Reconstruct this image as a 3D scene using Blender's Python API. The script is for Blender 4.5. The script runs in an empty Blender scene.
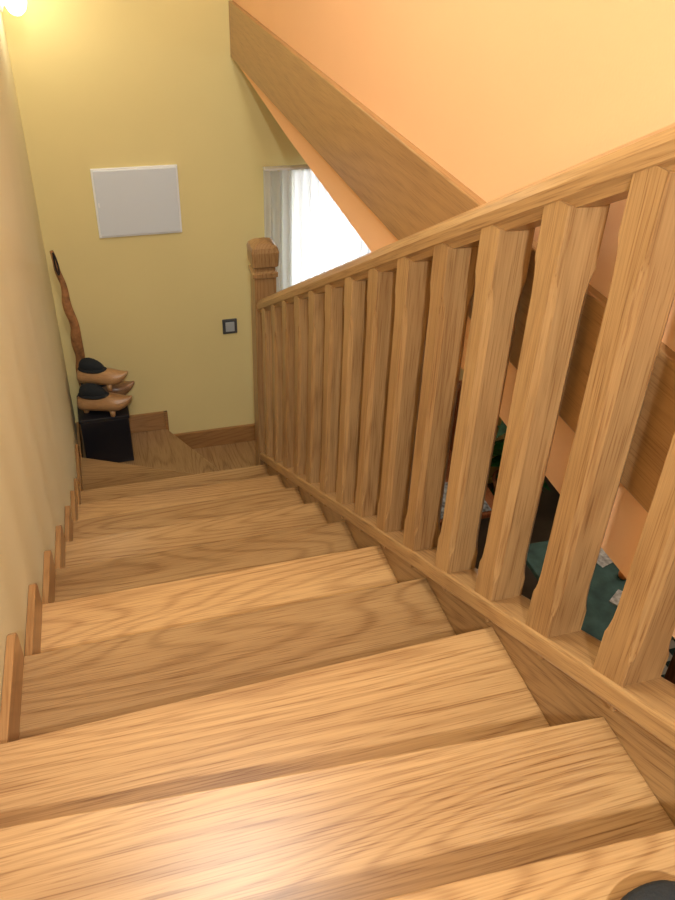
import bpy, bmesh, math, random
from mathutils import Vector, Matrix
random.seed(4)
sc=bpy.context.scene
try:
    sc.view_settings.view_transform='Standard'
    sc.view_settings.look='None'
    sc.view_settings.exposure=0
except Exception: pass
RISE=.162; S=.54; W=.857; YB=3.3; FL=-2.42

# ---------------------------------------------------------------- materials
def newmat(name):
    m=bpy.data.materials.new(name); m.use_nodes=True
    nt=m.node_tree; b=nt.nodes['Principled BSDF']
    return m,nt,b
def plain(name,col,rough=.6,metal=0,emit=None,es=0,bump=0,var=0,vscale=8):
    m,nt,b=newmat(name)
    b.inputs['Base Color'].default_value=(*col,1); b.inputs['Roughness'].default_value=rough; b.inputs['Metallic'].default_value=metal
    if emit: b.inputs['Emission Color'].default_value=(*emit,1); b.inputs['Emission Strength'].default_value=es
    tc=nt.nodes.new('ShaderNodeTexCoord')
    if var:
        n=nt.nodes.new('ShaderNodeTexNoise'); n.inputs['Scale'].default_value=vscale; n.inputs['Detail'].default_value=4
        nt.links.new(tc.outputs['Object'],n.inputs['Vector'])
        r=nt.nodes.new('ShaderNodeValToRGB')
        r.color_ramp.elements[0].position=.3; r.color_ramp.elements[1].position=.7
        r.color_ramp.elements[0].color=(*[c*(1-var) for c in col],1); r.color_ramp.elements[1].color=(*[min(1,c*(1+var)) for c in col],1)
        nt.links.new(n.outputs['Fac'],r.inputs['Fac']); nt.links.new(r.outputs['Color'],b.inputs['Base Color'])
    if bump:
        n=nt.nodes.new('ShaderNodeTexNoise'); n.inputs['Scale'].default_value=180; n.inputs['Detail'].default_value=3
        nt.links.new(tc.outputs['Object'],n.inputs['Vector'])
        bp=nt.nodes.new('ShaderNodeBump'); bp.inputs['Strength'].default_value=bump; bp.inputs['Distance'].default_value=.002
        nt.links.new(n.outputs['Fac'],bp.inputs['Height']); nt.links.new(bp.outputs['Normal'],b.inputs['Normal'])
    return m
def wood(name,dark,light,axis=0,seed=0,rough=.29,freq=230,contrast=.7,al1=.45,ac1=4.5):
    m,nt,b=newmat(name); N=nt.nodes.new; Lk=nt.links.new
    tc=N('ShaderNodeTexCoord'); oi=N('ShaderNodeObjectInfo')
    mul=N('ShaderNodeVectorMath'); mul.operation='ADD'
    cmb=N('ShaderNodeCombineXYZ')
    for k in range(3):
        mm=N('ShaderNodeMath'); mm.operation='MULTIPLY_ADD'; mm.inputs[1].default_value=(17.3,11.1,23.7)[k]; mm.inputs[2].default_value=seed*(1.7+k)
        Lk(oi.outputs['Random'],mm.inputs[0]); Lk(mm.outputs[0],cmb.inputs[k])
    Lk(tc.outputs['Object'],mul.inputs[0]); Lk(cmb.outputs[0],mul.inputs[1])
    def mapped(al,ac):
        mp=N('ShaderNodeMapping'); s=[ac,ac,ac]; s[axis]=al; mp.inputs['Scale'].default_value=s
        Lk(mul.outputs[0],mp.inputs['Vector']); return mp
    def noise(al,ac,det,rg=.5):
        mp=mapped(al,ac); n=N('ShaderNodeTexNoise'); n.inputs['Scale'].default_value=1; n.inputs['Detail'].default_value=det; n.inputs['Roughness'].default_value=rg
        Lk(mp.outputs[0],n.inputs['Vector']); return n
    def ma(src,k,add=None,addv=0):
        q=N('ShaderNodeMath'); q.operation='MULTIPLY_ADD'; q.inputs[1].default_value=k; q.inputs[2].default_value=addv
        Lk(src,q.inputs[0])
        if add is not None: Lk(add,q.inputs[2])
        return q.outputs[0]
    n1=noise(al1,ac1,1.0,.35); nj=noise(4,70,1)
    ph=ma(n1.outputs['Fac'],freq); ph=ma(nj.outputs['Fac'],1.6,ph)
    s=N('ShaderNodeMath'); s.operation='SINE'; Lk(ph,s.inputs[0])
    h=ma(s.outputs[0],.5,None,.5); p=N('ShaderNodeMath'); p.operation='POWER'; p.inputs[1].default_value=3.5; Lk(h,p.inputs[0])
    n2=noise(9,420,2,.5); n3=noise(.6,7,2)
    pr=N('ShaderNodeMath'); pr.operation='LESS_THAN'; pr.inputs[1].default_value=.40; Lk(n2.outputs['Fac'],pr.inputs[0])
    v=ma(p.outputs[0],-.30*contrast,None,-.06)
    v=ma(pr.outputs[0],-.14,v)
    v=ma(n2.outputs['Fac'],.60,v)
    v=ma(n3.outputs['Fac'],.72,v)
    r=N('ShaderNodeValToRGB'); e=r.color_ramp.elements
    e[0].position=.10; e[0].color=(*dark,1); e[1].position=.85; e[1].color=(*light,1)
    Lk(v,r.inputs['Fac']); Lk(r.outputs['Color'],b.inputs['Base Color'])
    b.inputs['Roughness'].default_value=rough
    bp=N('ShaderNodeBump'); bp.inputs['Strength'].default_value=.05; bp.inputs['Distance'].default_value=.001
    Lk(n2.outputs['Fac'],bp.inputs['Height']); Lk(bp.outputs['Normal'],b.inputs['Normal'])
    return m
def sc3(c,k): return tuple(min(1,x*k) for x in c)
OD=(.225,.105,.035); OL=(.57,.36,.162)
oak_x=wood('oak_x',OD,OL,0); oak_y=wood('oak_y',OD,OL,1); oak_z=wood('oak_z',sc3(OD,.95),sc3(OL,.93),2,ac1=9,freq=130,contrast=.5)
oak_rail=wood('oak_rail',sc3(OD,.95),sc3(OL,.95),1,seed=5,ac1=9,freq=110,contrast=.5)
oak_beam=wood('oak_beam',(.21,.10,.035),(.44,.25,.10),1,seed=9,freq=130,contrast=.4)
oak_skirt=wood('oak_skirt',(.25,.12,.042),(.44,.245,.10),1,seed=2,rough=.28)
oak_skirtx=wood('oak_skirt_x',(.25,.12,.04),(.44,.24,.09),0,seed=2,rough=.28)
oak_risr_shaded=wood('oak_riser_shaded',(.12,.055,.02),(.26,.13,.05),0,seed=3)  # riser colour darkened to paint in the shade line under the nosings
yellow=plain('plaster_yellow',(.80,.69,.33),.85,bump=.15,var=.03,vscale=1.5)
cream=plain('plaster_cream',(.88,.83,.56),.85,bump=.15,var=.03,vscale=1.5)
orange=plain('plaster_orange',(.84,.51,.28),.85,bump=.15,var=.03,vscale=1.5)
white=plain('white_paint',(.8,.8,.78),.6)
ivory=plain('ceiling_white',(.84,.83,.79),.9)
panelm=plain('panel_grey',(.70,.77,.84),.45)
panelf=plain('panel_frame_white',(.88,.92,.95),.4)
black=plain('black_lacquer',(.012,.013,.018),.35)
tan=wood('clog_wood',(.26,.13,.05),(.54,.32,.15),0,seed=6,freq=40)
dwood=wood('clog_wood_dark',(.10,.05,.025),(.35,.2,.1),0,seed=7,freq=40)
stickm=plain('stick_wood',(.36,.17,.065),.6,var=.45,vscale=30,bump=.3)
felt=plain('slipper_felt',(.016,.02,.024),.95,bump=.8)
greyp=plain('switch_grey',(.07,.075,.085),.4)
lgrey=plain('switch_rocker',(.38,.42,.45),.4)

# ---------------------------------------------------------------- helpers
def link(o,parent=None):
    sc.collection.objects.link(o)
    if parent: o.parent=parent
    return o
def empty(name,loc=(0,0,0)):
    e=bpy.data.objects.new(name,None); e.location=loc; e.empty_display_size=.1; sc.collection.objects.link(e); return e
def mesh(name,verts,faces,mat,parent=None,bevel=0,smooth=False,loc=(0,0,0),rot=(0,0,0),seg=2):
    me=bpy.data.meshes.new(name); me.from_pydata([tuple(v) for v in verts],[],faces)
    bm=bmesh.new(); bm.from_mesh(me); bmesh.ops.recalc_face_normals(bm,faces=bm.faces); bm.to_mesh(me); bm.free()
    me.materials.append(mat)
    for p in me.polygons: p.use_smooth=smooth
    o=bpy.data.objects.new(name,me); o.location=loc; o.rotation_euler=rot; link(o,parent)
    if bevel:
        b=o.modifiers.new('bevel','BEVEL'); b.width=bevel; b.segments=seg; b.limit_method='ANGLE'; b.angle_limit=math.radians(40)
    return o
def box(name,x0,x1,y0,y1,z0,z1,mat,parent=None,bevel=0,rot=(0,0,0)):
    c=Vector(((x0+x1)/2,(y0+y1)/2,(z0+z1)/2)); hx,hy,hz=(x1-x0)/2,(y1-y0)/2,(z1-z0)/2
    v=[(sx*hx,sy*hy,sz*hz) for sx in(-1,1) for sy in(-1,1) for sz in(-1,1)]
    f=[(0,1,3,2),(4,6,7,5),(0,4,5,1),(2,3,7,6),(0,2,6,4),(1,5,7,3)]
    return mesh(name,v,f,mat,parent,bevel,loc=c,rot=rot)
def prism(name,pts,z0,z1,mat,parent=None,bevel=0,plane='xy',shear=None):
    n=len(pts)
    if plane=='xy': v=[(a,b,z0) for a,b in pts]+[(a,b,z1) for a,b in pts]
    elif plane=='yz': v=[(z0,a,b) for a,b in pts]+[(z1,a,b) for a,b in pts]
    else: v=[(a,z0,b) for a,b in pts]+[(a,z1,b) for a,b in pts]
    if shear: v=[(x+shear(y),y,z) for x,y,z in v]
    f=[tuple(range(n)),tuple(range(2*n-1,n-1,-1))]+[(i,(i+1)%n,n+(i+1)%n,n+i) for i in range(n)]
    return mesh(name,v,f,mat,parent,bevel)
def loft(name,rings,mat,parent=None,smooth=True,sub=0,closed=True,loc=(0,0,0),rot=(0,0,0)):
    n=len(rings[0]); v=[p for r in rings for p in r]; f=[]
    for i in range(len(rings)-1):
        for k in range(n): f.append((i*n+k,i*n+(k+1)%n,(i+1)*n+(k+1)%n,(i+1)*n+k))
    if closed: f.append(tuple(range(n))[::-1]); f.append(tuple((len(rings)-1)*n+k for k in range(n)))
    o=mesh(name,v,f,mat,parent,smooth=smooth,loc=loc,rot=rot)
    if sub:
        s=o.modifiers.new('sub','SUBSURF'); s.levels=sub; s.render_levels=sub
    return o
def sq(cx,cy,z,a,c):
    p=[(a-c,-a),(a,-a+c),(a,a-c),(a-c,a),(-a+c,a),(-a,a-c),(-a,-a+c),(-a+c,-a)]
    return [(cx+x,cy+y,z) for x,y in p]
def tube(name,pts,rad,mat,parent=None,res=12):
    cu=bpy.data.curves.new(name,'CURVE'); cu.dimensions='3D'; cu.bevel_depth=1; cu.bevel_resolution=3; cu.use_fill_caps=True
    sp=cu.splines.new('NURBS'); sp.points.add(len(pts)-1); sp.use_endpoint_u=True; sp.order_u=3
    for i,p in enumerate(pts):
        sp.points[i].co=(*p,1); sp.points[i].radius=rad[i] if isinstance(rad,(list,tuple)) else rad
    cu.materials.append(mat); o=bpy.data.objects.new(name,cu); link(o,parent); return o
def ellips(name,c,r,mat,parent=None,rot=(0,0,0)):
    me=bpy.data.meshes.new(name); bm=bmesh.new(); bmesh.ops.create_uvsphere(bm,u_segments=24,v_segments=14,radius=1)
    bmesh.ops.scale(bm,vec=r,verts=bm.verts); bm.to_mesh(me); bm.free(); me.materials.append(mat)
    for p in me.polygons:p.use_smooth=True
    o=bpy.data.objects.new(name,me); o.location=c; o.rotation_euler=rot; link(o,parent); return o
# the left wall is not quite parallel: it opens outwards towards the top of the flight
def LX(y): return -.036*max(0,1.9-y)

# ---------------------------------------------------------------- room shell
prism('wall_left',[(-.45,-2.1),(LX(-2.1),-2.1),(0,1.9),(0,YB),(-.45,YB)],-2.5,2.4,cream)
WX0,WX1,WZ0,WZ1=1.20,2.10,-1.45,-.22
def wall_with_hole(name,x0,x1,z0,z1,hx0,hx1,hz0,hz1,y0,y1,mat):
    xs=[x0,hx0,hx1,x1]; zs=[z0,hz0,hz1,z1]; v=[];f=[]
    for y in(y0,y1):
        for x in xs:
            for z in zs: v.append((x,y,z))
    idx=lambda s,i,j:s*16+i*4+j
    for i in range(3):
        for j in range(3):
            if i==1 and j==1: continue
            for s in(0,1): f.append((idx(s,i,j),idx(s,i+1,j),idx(s,i+1,j+1),idx(s,i,j+1)))
    for a,b in(((1,1),(2,1)),((2,1),(2,2)),((2,2),(1,2)),((1,2),(1,1))):
        f.append((idx(0,*a),idx(0,*b),idx(1,*b),idx(1,*a)))
    for a,b in(((0,0),(3,0)),((3,0),(3,3)),((3,3),(0,3)),((0,3),(0,0))):
        f.append((idx(0,*a),idx(0,*b),idx(1,*b),idx(1,*a)))
    return mesh(name,v,f,mat)
wall_with_hole('wall_back',-.15,4.3,-2.5,2.4,WX0,WX1,WZ0,WZ1,YB,YB+.2,yellow)
box('wall_right',4.2,4.35,-2.1,YB,-2.5,2.4,orange)
box('wall_front',-.45,4.3,-2.25,-2.1,-2.5,2.4,yellow)
box('ceiling',-.45,4.3,-2.1,YB,2.3,2.4,ivory)
floorm=plain('floor_tile_dark',(.10,.08,.06),.4,var=.3,vscale=5)
box('floor',-.15,4.3,-2.1,YB,FL-.1,FL,floorm)
pts=[(-2.1,.50),(-2.1,2.3),(YB,2.3),(YB,.50)]
prism('wall_inner',pts,.94,1.06,orange,plane='yz')
pts=[(-2.1,.14),(.17,.14),(1.34,.165),(2.3,.21),(YB,.28),(YB,.50),(-2.1,.50)]
prism('ceiling_lower',pts,.94,4.2,orange,plane='yz')
box('trim_beam',.922,.945,-2.1,YB,.289,.513,oak_beam,bevel=.004)
box('floor_landing',-.09,.92,-2.1,-.93,.3,.486,oak_x)

# ---------------------------------------------------------------- staircase
st=empty('staircase')
NY={-3:(-.9,-.9),-2:(-.58,-.58),-1:(-.26,-.30),0:(.012,-.045)}
for i in range(1,9): NY[i]=(.3*i,.3*i)
NY[1]=(.262,.292); NY[2]=(.592,.6)
tints={-3:1,-2:1.0,-1:.93,0:.96,1:1.05,2:.78,3:1.18,4:.78,5:.94,6:.98,7:1.1,8:.95}
for i in range(-2,9):
    k=tints[i]; z=-RISE*i
    mt=wood('tread_oak_%d'%(i+3),sc3(OD,k),sc3(OL,k),0,seed=i*2.3+7,al1=(.5 if i%2 else .9),freq=(220 if i%2 else 170))
    a0,b0=NY[i-1]; a1,b1=NY[i]
    prism('tread_%d'%(i+3),[(LX(a0),a0-.03),(W,b0-.03),(W,b1),(LX(a1),a1)],z-.034,z,mt,st,bevel=.0025)
    if i<8: prism('riser_%d'%(i+3),[(LX(a1),a1-.055),(W,b1-.055),(W,b1-.035),(LX(a1),a1-.035)],z-RISE,z-.034,oak_risr_shaded,st)
NW=(.855,2.43)
def winder(name,poly,z,mt):
    prism(name,poly,z-.034,z,mt,st,bevel=.003)
z9=-RISE*9
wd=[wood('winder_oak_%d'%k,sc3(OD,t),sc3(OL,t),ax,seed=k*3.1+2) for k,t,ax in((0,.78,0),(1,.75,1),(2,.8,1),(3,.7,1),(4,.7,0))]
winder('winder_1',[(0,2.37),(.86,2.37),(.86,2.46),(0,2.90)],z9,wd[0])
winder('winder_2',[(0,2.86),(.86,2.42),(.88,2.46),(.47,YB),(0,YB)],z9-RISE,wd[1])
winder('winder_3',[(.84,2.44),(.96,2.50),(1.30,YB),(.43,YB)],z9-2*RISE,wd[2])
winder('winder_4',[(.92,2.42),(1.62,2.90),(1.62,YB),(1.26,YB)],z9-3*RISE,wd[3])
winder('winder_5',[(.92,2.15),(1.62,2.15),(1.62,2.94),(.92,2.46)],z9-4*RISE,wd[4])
prism('winder_riser_1',[(0,2.82),(.84,2.39),(.85,2.41),(0,2.84)],z9-RISE,z9-.034,oak_risr_shaded,st)
prism('winder_riser_2',[(.83,2.45),(.85,2.46),(.44,YB),(.42,YB)],z9-2*RISE,z9-RISE-.034,oak_risr_shaded,st)
prism('winder_riser_3',[(.93,2.45),(.95,2.45),(1.28,YB),(1.26,YB)],z9-3*RISE,z9-2*RISE-.034,oak_risr_shaded,st)
box('winder_riser_5',.93,1.61,2.17,2.19,FL,z9-4*RISE-.034,oak_risr_shaded,st)
def sloped(name,x0,x1,ya,yb,h0,h1,mat,parent,bevel=0,s=S):
    ang=math.atan(-s); L=(yb-ya)/math.cos(ang); hh=(h1-h0)*math.cos(ang)
    ym=(ya+yb)/2; zm=-s*ym+(h0+h1)/2
    v=[(sx*(x1-x0)/2,sy*L/2,sz*hh/2) for sx in(-1,1) for sy in(-1,1) for sz in(-1,1)]
    f=[(0,1,3,2),(4,6,7,5),(0,4,5,1),(2,3,7,6),(0,2,6,4),(1,5,7,3)]
    return mesh(name,v,f,mat,parent,bevel,loc=((x0+x1)/2,ym,zm),rot=(ang,0,0))
sloped('stringer',W,.905,-1.0,2.46,-.26,.03,wood('stringer_oak',sc3(OD,.8),sc3(OL,.85),1,seed=4),st,.003)
sloped('soffit',.0,W,-.8,2.5,-.33,-.27,ivory,st)
# ---------------------------------------------------------------- stepped skirting on the left wall
sk=empty('baseboard_left')
H=.088
for i in range(-2,9):
    z=-RISE*i; ya=NY[i-1][0]-.004; yb=NY[i][0]-.002
    prism('skirt_%d'%(i+3),[(ya,z-.02),(yb,z-.02),(yb,z+H-.022),(yb-.006,z+H-.008),(yb-.018,z+H),(ya,z+H)],.001,.018,oak_skirt,sk,bevel=.002,plane='yz',shear=LX)
    if i<8:
        prism('skirt_up_%d'%(i+3),[(yb-.02,z-RISE),(yb+.012,z-RISE),(yb+.012,z+.03),(yb-.02,z+.03)],.0005,.012,oak_skirt,sk,bevel=.002,plane='yz',shear=LX)
prism('skirt_w1',[(2.4,z9),(2.88,z9),(2.88,z9+.085),(2.86,z9+.10),(2.4,z9+.10)],.001,.016,oak_skirt,sk,bevel=.003,plane='yz')
prism('skirt_w2',[(2.88,z9-RISE),(YB,z9-RISE),(YB,z9-RISE+.11),(2.88,z9-RISE+.11)],.001,.016,oak_skirt,sk,bevel=.003,plane='yz')
sb=empty('baseboard_back')
zz=z9-RISE
box('skirt_b1',.016,.49,YB-.016,YB-.001,zz,zz+.112,oak_skirtx,sb,bevel=.003)
zz-=RISE
box('skirt_b2',.45,1.28,YB-.018,YB-.001,zz,zz+.112,oak_skirtx,sb,bevel=.003)
box('skirt_b3',.47,.49,YB-.022,YB-.001,zz,zz+RISE+.112,oak_skirtx,sb,bevel=.003)

# ---------------------------------------------------------------- banister
bn=empty('banister')
XB=.872
sloped('shoe_rail',XB-.038,XB+.038,-1.0,2.46,.025,.068,oak_rail,bn,.006)
SR=.556; HR=.818
prof=[(-.022,0),(-.027,.010),(-.034,.016),(-.036,.034),(-.030,.048),(-.016,.056),(0,.058),(.016,.056),(.030,.048),(.036,.034),(.034,.016),(.027,.010),(.022,0)]
ya,yb=-1.2,2.42; ang=math.atan(-SR); Lr=(yb-ya)/math.cos(ang)
rings=[[(x,t,z) for x,z in prof] for t in(-Lr/2,Lr/2)]
hr=loft('handrail',rings,oak_rail,bn,smooth=False,loc=(XB,(ya+yb)/2,-SR*(ya+yb)/2+HR),rot=(ang,0,0))
def baluster(i,y):
    z0=.06-S*y-.03; z1=HR-SR*y+.02
    zb=.06-S*y; zt=HR-SR*y
    a=.0318; c=.0100
    R=[(z0,a,.001),(zb+.070,a,.001),(zb+.078,a,.0045),(zb+.095,a,.008),(zb+.125,a,c),
       (zt-.130,a,c),(zt-.100,a,.008),(zt-.083,a,.0045),(zt-.075,a,.001),(z1,a,.001)]
    zm=(z0+z1)/2
    loft('baluster_%d'%i,[sq(0,0,z-zm,aa,cc) for z,aa,cc in R],oak_z,bn,smooth=False,loc=(XB,y,zm))
for i in range(-5,14):
    baluster(i+6,-.042+i*.181)
def newel(x,y,zb,zt):
    a=.045
    R=[(zb,a,.002),(zt-.150,a,.002),(zt-.146,a+.006,.003),(zt-.128,a+.007,.003),(zt-.122,a-.003,.003),(zt-.108,a-.003,.003),(zt-.098,a+.008,.004),(zt-.040,a+.011,.005),(zt-.022,a+.006,.007),(zt-.008,a-.010,.008),(zt,a-.030,.006)]
    loft('newel_post',[sq(x,y,z,aa,c) for z,aa,c in R],wood('newel_oak',sc3(OD,.85),sc3(OL,.78),2,seed=8),bn,smooth=False)
newel(XB+.004,2.465,-2.0,-.225)

# ---------------------------------------------------------------- electric panel, switch
ep=empty('electrical_panel_cover')
box('frame',.257,.65,YB-.012,YB-.0005,-.491,-.164,panelf,ep,bevel=.003)
box('door',.266,.641,YB-.018,YB-.008,-.482,-.173,panelm,ep,bevel=.003)
box('latch',.272,.278,YB-.021,YB-.015,-.34,-.32,panelf,ep,bevel=.001)
sw=empty('light_switch')
box('plate',.823,.901,YB-.011,YB-.0005,-1.070,-.985,greyp,sw,bevel=.004)
box('rocker',.838,.886,YB-.016,YB-.009,-1.055,-1.0,lgrey,sw,bevel=.003)

# ---------------------------------------------------------------- window + curtain
wn=empty('window_1')
for n,a in {'frame_l':(WX0,WX0+.05,WZ0,WZ1),'frame_r':(WX1-.05,WX1,WZ0,WZ1),'frame_t':(WX0,WX1,WZ1-.05,WZ1),'frame_b':(WX0,WX1,WZ0,WZ0+.05),'mullion':((WX0+WX1)/2-.03,(WX0+WX1)/2+.03,WZ0,WZ1)}.items():
    box(n,a[0],a[1],YB+.12,YB+.17,a[2],a[3],white,wn,bevel=.004)
gm=bpy.data.materials.new('window_glass'); gm.use_nodes=True; nt=gm.node_tree; nt.nodes.clear()
o=nt.nodes.new('ShaderNodeOutputMaterial'); tr=nt.nodes.new('ShaderNodeBsdfTransparent'); gl=nt.nodes.new('ShaderNodeBsdfGlossy'); mx=nt.nodes.new('ShaderNodeMixShader')
gl.inputs['Roughness'].default_value=.02; mx.inputs[0].default_value=.05
nt.links.new(tr.outputs[0],mx.inputs[1]); nt.links.new(gl.outputs[0],mx.inputs[2]); nt.links.new(mx.outputs[0],o.inputs[0])
box('glass',WX0+.05,WX1-.05,YB+.143,YB+.147,WZ0+.05,WZ1-.05,gm,wn)
cm=bpy.data.materials.new('sheer_fabric'); cm.use_nodes=True; nt=cm.node_tree; nt.nodes.clear()
o=nt.nodes.new('ShaderNodeOutputMaterial'); tr=nt.nodes.new('ShaderNodeBsdfTransparent'); tl=nt.nodes.new('ShaderNodeBsdfTranslucent'); df=nt.nodes.new('ShaderNodeBsdfDiffuse')
tl.inputs[0].default_value=(.9,.9,.9,1); df.inputs[0].default_value=(.90,.94,.98,1)
m1=nt.nodes.new('ShaderNodeMixShader'); m2=nt.nodes.new('ShaderNodeMixShader'); m1.inputs[0].default_value=.55; m2.inputs[0].default_value=.90
nt.links.new(tl.outputs[0],m1.inputs[1]); nt.links.new(df.outputs[0],m1.inputs[2]); nt.links.new(tr.outputs[0],m2.inputs[1]); nt.links.new(m1.outputs[0],m2.inputs[2]); nt.links.new(m2.outputs[0],o.inputs[0])
v=[];f=[]; nx=300
for k in range(nx+1):
    u=k/nx; x=1.05+u*1.10
    y=YB-.05+.026*math.sin(u*150+1.5*math.sin(u*23))+.006*math.sin(u*61)
    v+= [(x,y,-.20),(x,y,-.8),(x+.01*math.sin(u*40),y-.005,-1.60)]
for k in range(nx):
    for j in range(2):
        a=k*3+j; f.append((a,a+3,a+4,a+1))
cu=empty('curtain')
mesh('sheer',v,f,cm,cu,smooth=True)
box('rail',1.052,2.152,YB-.07,YB-.03,-.20,-.188,white,cu,bevel=.003)

# ---------------------------------------------------------------- box, clogs, walking stick in the corner
zt=z9-RISE
st2=empty('umbrella_box')
bx0,bx1,by0,by1=.035,.275,3.02,3.265; BT=-1.325
box('body',bx0,bx1,by0,by1,zt,BT-.02,black,st2,bevel=.006)
box('lid',bx0-.006,bx1+.006,by0-.006,by1+.006,BT-.02,BT,black,st2,bevel=.005)
def clog(name,loc,rotz,mat,k=1.12,tilt=0):
    e=empty(name,loc); e.rotation_euler=(0,tilt,rotz); e.scale=(k,k,k)
    prof=[(-.115,.022,.034,.030),(-.10,.036,.038,.040),(-.06,.040,.040,.043),(-.02,.040,.040,.042),(.02,.046,.042,.044),(.06,.048,.040,.040),(.09,.038,.042,.033),(.115,.024,.052,.022),(.13,.012,.066,.012),(.136,.005,.074,.006)]
    rings=[]
    for x,ry,cz,rz in prof:
        rings.append([(x,ry*math.cos(2*math.pi*q/16),cz+rz*math.sin(2*math.pi*q/16)) for q in range(16)])
    loft('body',rings,mat,e,sub=1)
    ellips('opening',(-.035,0,.078),(.072,.036,.016),felt,e)
    loft('slipper',[[(x,r*math.cos(2*math.pi*q/14),c+h*math.sin(2*math.pi*q/14)) for q in range(14)] for x,r,c,h in((-.10,.012,.085,.018),(-.085,.030,.098,.034),(-.05,.033,.102,.038),(-.010,.030,.096,.030),(.025,.014,.084,.012))],felt,e,sub=1)
    for q0,(px,py) in enumerate(((-.08,0),(.045,.024),(.045,-.024))):
        loft('peg_%d'%q0,[[(px+rr*math.cos(2*math.pi*q/10),py+rr*math.sin(2*math.pi*q/10),zz) for q in range(10)] for rr,zz in((.010,-.018),(.012,-.016),(.014,.012))],mat,e)
    return e
clog('wooden_clog',(.160,3.065,BT+.02),math.radians(-16),tan)
clog('wooden_clog',(.180,3.185,BT+.02),math.radians(-8),dwood)
clog('wooden_clog',(.168,3.13,BT+.135),math.radians(-20),tan,k=1.05)
ws=empty('walking_stick')
pts=[(.085,3.235,BT),(.070,3.235,-1.18),(.085,3.235,-1.08),(.075,3.22,-.98),(.085,3.2,-.88),(.058,3.2,-.78),(.066,3.2,-.68),(.044,3.2,-.60),(.042,3.2,-.54),(.034,3.2,-.50)]
tube('shaft',pts,[.022,.030,.022,.030,.020,.023,.014,.014,.012,.009],stickm,ws)
tube('strap',[(.04,3.18,-.50),(.056,3.17,-.55),(.052,3.17,-.62),(.038,3.18,-.57),(.04,3.18,-.50)],.004,black,ws)
wl=empty('wall_lamp')
lampm=plain('lamp_glass',(1,.95,.85),.3,emit=(1,.90,.72),es=7)
ellips('globe',(.065,3.16,.535),(.042,.042,.055),lampm,wl)
loft('mount',[[(x,3.16+r*math.cos(t*math.pi/8),.535+r*math.sin(t*math.pi/8)) for t in range(16)] for x,r in((.0,.04),(.012,.04),(.018,.02),(.03,.02))],white,wl)

# ---------------------------------------------------------------- photographer's foot on the upper tread
ft=empty('photographer_foot')
zf=RISE
prof=[(-.135,.030,.055,.05),(-.11,.038,.06,.058),(-.06,.040,.062,.06),(-.01,.043,.052,.050),(.04,.052,.042,.040),(.08,.058,.036,.034),(.11,.055,.032,.030),(.128,.042,.029,.026),(.138,.022,.027,.016)]
rings=[[(r*math.cos(2*math.pi*k/18),y,max(.003,c+h*math.sin(2*math.pi*k/18))) for k in range(18)] for y,r,c,h in prof]
loft('slipper',rings,felt,ft,sub=1,loc=(.672,-.492,zf),rot=(0,0,math.radians(4)))
trous=plain('trouser_cloth',(.03,.035,.05),.9,bump=.5)
loft('trouser_leg',[[(.68+r*math.cos(2*math.pi*k/20),-.58+dy+r*1.1*math.sin(2*math.pi*k/20),z) for k in range(20)] for z,r,dy in((zf+.085,.062,0),(zf+.11,.066,0),(zf+.2,.064,.0),(zf+.28,.066,.0),(zf+.33,.068,.0))],trous,ft,sub=1)

# ---------------------------------------------------------------- lower room furniture
teal=plain('teal_cloth',(.06,.14,.13),.7,var=.35,vscale=14)
dgreen=plain('dark_green_fabric',(.006,.045,.025),.8,var=.4,vscale=20)
redw=wood('red_wood',(.14,.035,.012),(.40,.14,.05),2,seed=3)
leafm=plain('leaf_green',(.02,.12,.035),.4,var=.5,vscale=25)
pot=plain('terracotta',(.35,.13,.06),.7)
speck=plain('speckled_cloth',(.30,.33,.34),.8,var=.85,vscale=35)
FR=FL+.01
tb=empty('dining_table')
box('top',2.0,2.60,1.25,1.95,-1.70,-1.67,teal,tb,bevel=.006)
for k,(x,y) in enumerate(((2.23,1.3),(2.55,1.3),(2.23,1.9),(2.55,1.9))): box('leg_%d'%k,x-.025,x+.025,y-.025,y+.025,FR,-1.70,redw,tb,bevel=.004)
tb2=empty('side_table')
box('top',1.75,2.12,2.30,2.62,-1.79,-1.76,redw,tb2,bevel=.006)
box('cloth',1.76,2.05,2.32,2.60,-1.76,-1.752,speck,tb2,bevel=.002)
for k,(x,y) in enumerate(((1.78,2.33),(2.09,2.33),(1.78,2.59),(2.09,2.59))): box('leg_%d'%k,x-.02,x+.02,y-.02,y+.02,FL,-1.79,redw,tb2)
def chair(x,y,rz,z=FL):
    e=empty('dining_chair',(x,y,z)); e.rotation_euler=(0,0,rz)
    box('seat',-.2,.2,-.2,.2,.43,.46,redw,e,bevel=.01)
    for k,(a,b_,h) in enumerate(((-.18,-.18,.43),(.18,-.18,.43),(-.18,.18,.95),(.18,.18,.95))): box('leg_%d'%k,a-.018,a+.018,b_-.018,b_+.018,0,h,redw,e,bevel=.004)
    for k in range(3): box('slat_%d'%k,-.17,.17,.172,.188,.58+.13*k,.64+.13*k,redw,e,bevel=.004)
chair(2.02,2.97,0)
chair(2.95,1.2,math.radians(-80),FR+.001)
pl=empty('potted_plant')
PX,PY=2.60,3.0
loft('pot',[[(PX+r*math.cos(2*math.pi*k/20),PY+r*math.sin(2*math.pi*k/20),z) for k in range(20)] for z,r in((FL,.10),(FL+.22,.14),(FL+.25,.15),(FL+.25,.13),(FL+.2,.12))],pot,pl)
v=[];f=[]
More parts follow.
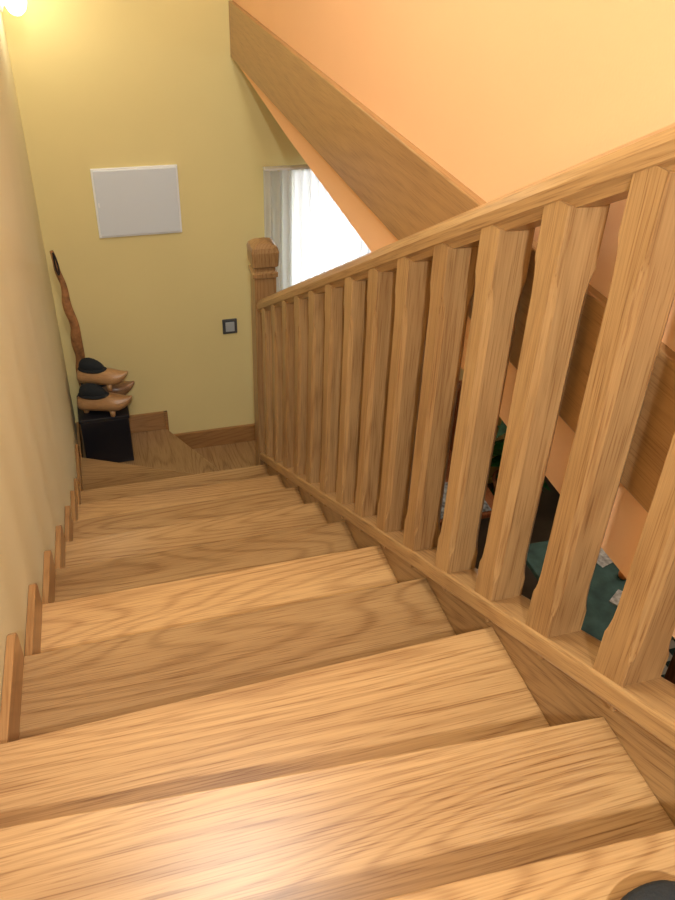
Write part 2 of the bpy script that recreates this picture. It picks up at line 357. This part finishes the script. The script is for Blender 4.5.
for k in range(150):
    a=random.uniform(0,2*math.pi); L=random.uniform(.12,.26); h=random.uniform(.2,1.05); w=L*.24
    c=Vector((PX,PY,FL+h)); d=Vector((math.cos(a),math.sin(a),random.uniform(-.2,.8))).normalized()
    s_=d.cross(Vector((0,0,1))).normalized()
    b0=len(v)
    for t,ww,dr in((0,.05,0),(.35,1,.0),(.7,.8,-.04),(1,.02,-.1)):
        p=c+d*L*t+Vector((0,0,dr)); v+=[p-s_*w*ww,p+Vector((0,0,-.01*ww)),p+s_*w*ww]
    for j in range(3):
        q=b0+3*j; f+=[(q,q+1,q+4,q+3),(q+1,q+2,q+5,q+4)]
mesh('foliage',v,f,leafm,pl,smooth=True)
tube('stem',[(PX,PY,FL+.2),(PX+.01,PY-.02,FL+.6),(PX,PY,FL+1.1)],.012,leafm,pl)
ac=empty('armchair')
box('seat',3.15,3.65,2.45,3.0,FL+.12,FL+.42,dgreen,ac,bevel=.04)
box('back',3.15,3.65,2.95,3.15,FL+.12,FL+.95,dgreen,ac,bevel=.05)
box('arm_l',3.03,3.16,2.45,3.15,FL,FL+.62,dgreen,ac,bevel=.04)
box('arm_r',3.64,3.77,2.45,3.15,FL,FL+.62,dgreen,ac,bevel=.04)
rm,nt,b=newmat('checker_rug'); ck=nt.nodes.new('ShaderNodeTexChecker'); ck.inputs['Scale'].default_value=14
ck.inputs['Color1'].default_value=(.45,.45,.38,1); ck.inputs['Color2'].default_value=(.01,.035,.03,1)
tc=nt.nodes.new('ShaderNodeTexCoord'); nt.links.new(tc.outputs['Object'],ck.inputs['Vector']); nt.links.new(ck.outputs[0],b.inputs['Base Color']); b.inputs['Roughness'].default_value=.9
box('rug',2.2,3.9,.2,2.2,FL,FR,rm)
tw=empty('tableware')
cer=plain('ceramic_blue_grey',(.32,.40,.42),.25); orng=plain('orange_fruit',(.7,.22,.04),.5); papr=plain('paper_white',(.6,.62,.6),.7,var=.5,vscale=40)
def plate(n,x,y,r):
    loft(n,[[(x+q*math.cos(2*math.pi*j/24),y+q*math.sin(2*math.pi*j/24),-1.67+z) for j in range(24)] for q,z in((r*.6,0),(r,.015),(r*.97,.018),(r*.6,.005))],cer,tw)
plate('plate_1',2.50,1.82,.045); plate('plate_2',2.52,1.36,.05)
box('paper_1',2.30,2.42,1.72,1.88,-1.67,-1.666,papr,tw,rot=(0,0,.3))
box('paper_2',2.16,2.26,1.80,1.92,-1.67,-1.664,papr,tw,rot=(0,0,-.2))
box('paper_3',2.26,2.36,1.42,1.54,-1.67,-1.664,papr,tw,rot=(0,0,.6))
for k,(x,y) in enumerate(((2.40,1.55),(2.45,1.60),(2.38,1.62))): ellips('fruit_%d'%k,(x,y,-1.645),(.025,.025,.025),orng,tw)

# ---------------------------------------------------------------- lights
def area(name,loc,size,power,col,target):
    l=bpy.data.lights.new(name,'AREA'); l.shape='DISK'; l.size=size; l.energy=power; l.color=col
    o=bpy.data.objects.new(name,l); o.location=loc
    o.rotation_euler=(Vector(target)-Vector(loc)).to_track_quat('-Z','Y').to_euler(); sc.collection.objects.link(o)
def point(name,loc,power,col,r=.08):
    l=bpy.data.lights.new(name,'POINT'); l.energy=power; l.color=col; l.shadow_soft_size=r
    o=bpy.data.objects.new(name,l); o.location=loc; sc.collection.objects.link(o)
area('ceiling_light',(.42,1.0,2.2),.5,25,(1,.96,.89),(.25,1.7,-.5))
area('added_rear_light',(.15,-1.22,1.52),.06,33,(1,.98,.95),(.45,1.2,-.2))  # added lamp behind the camera, placed to throw thin shadows below the nosings
point('wall_lamp_light',(.16,3.05,.53),1.3,(1,.90,.70),.05)
point('lower_room_fill',(2.9,1.2,-.3),15,(1,.96,.9),.15)  # added weak fill for the dark room below, no fixture there
w=bpy.data.worlds.new('World'); sc.world=w; w.use_nodes=True
bg=w.node_tree.nodes['Background']; bg.inputs[0].default_value=(.94,.97,1,1); bg.inputs[1].default_value=4.6

# ---------------------------------------------------------------- camera
cam=bpy.data.cameras.new('camera'); co=bpy.data.objects.new('camera',cam); sc.collection.objects.link(co); sc.camera=co
r=Vector((.9587,-.2823,.0333)); u=Vector((.1387,.5664,.8124)); fw=Vector((.2481,.7741,-.5821))
M=Matrix(((r.x,u.x,-fw.x,.223),(r.y,u.y,-fw.y,-.667),(r.z,u.z,-fw.z,1.031),(0,0,0,1)))
co.matrix_world=M
cam.sensor_fit='VERTICAL'; cam.sensor_height=36; cam.lens=829.5/900*36; cam.clip_start=.02
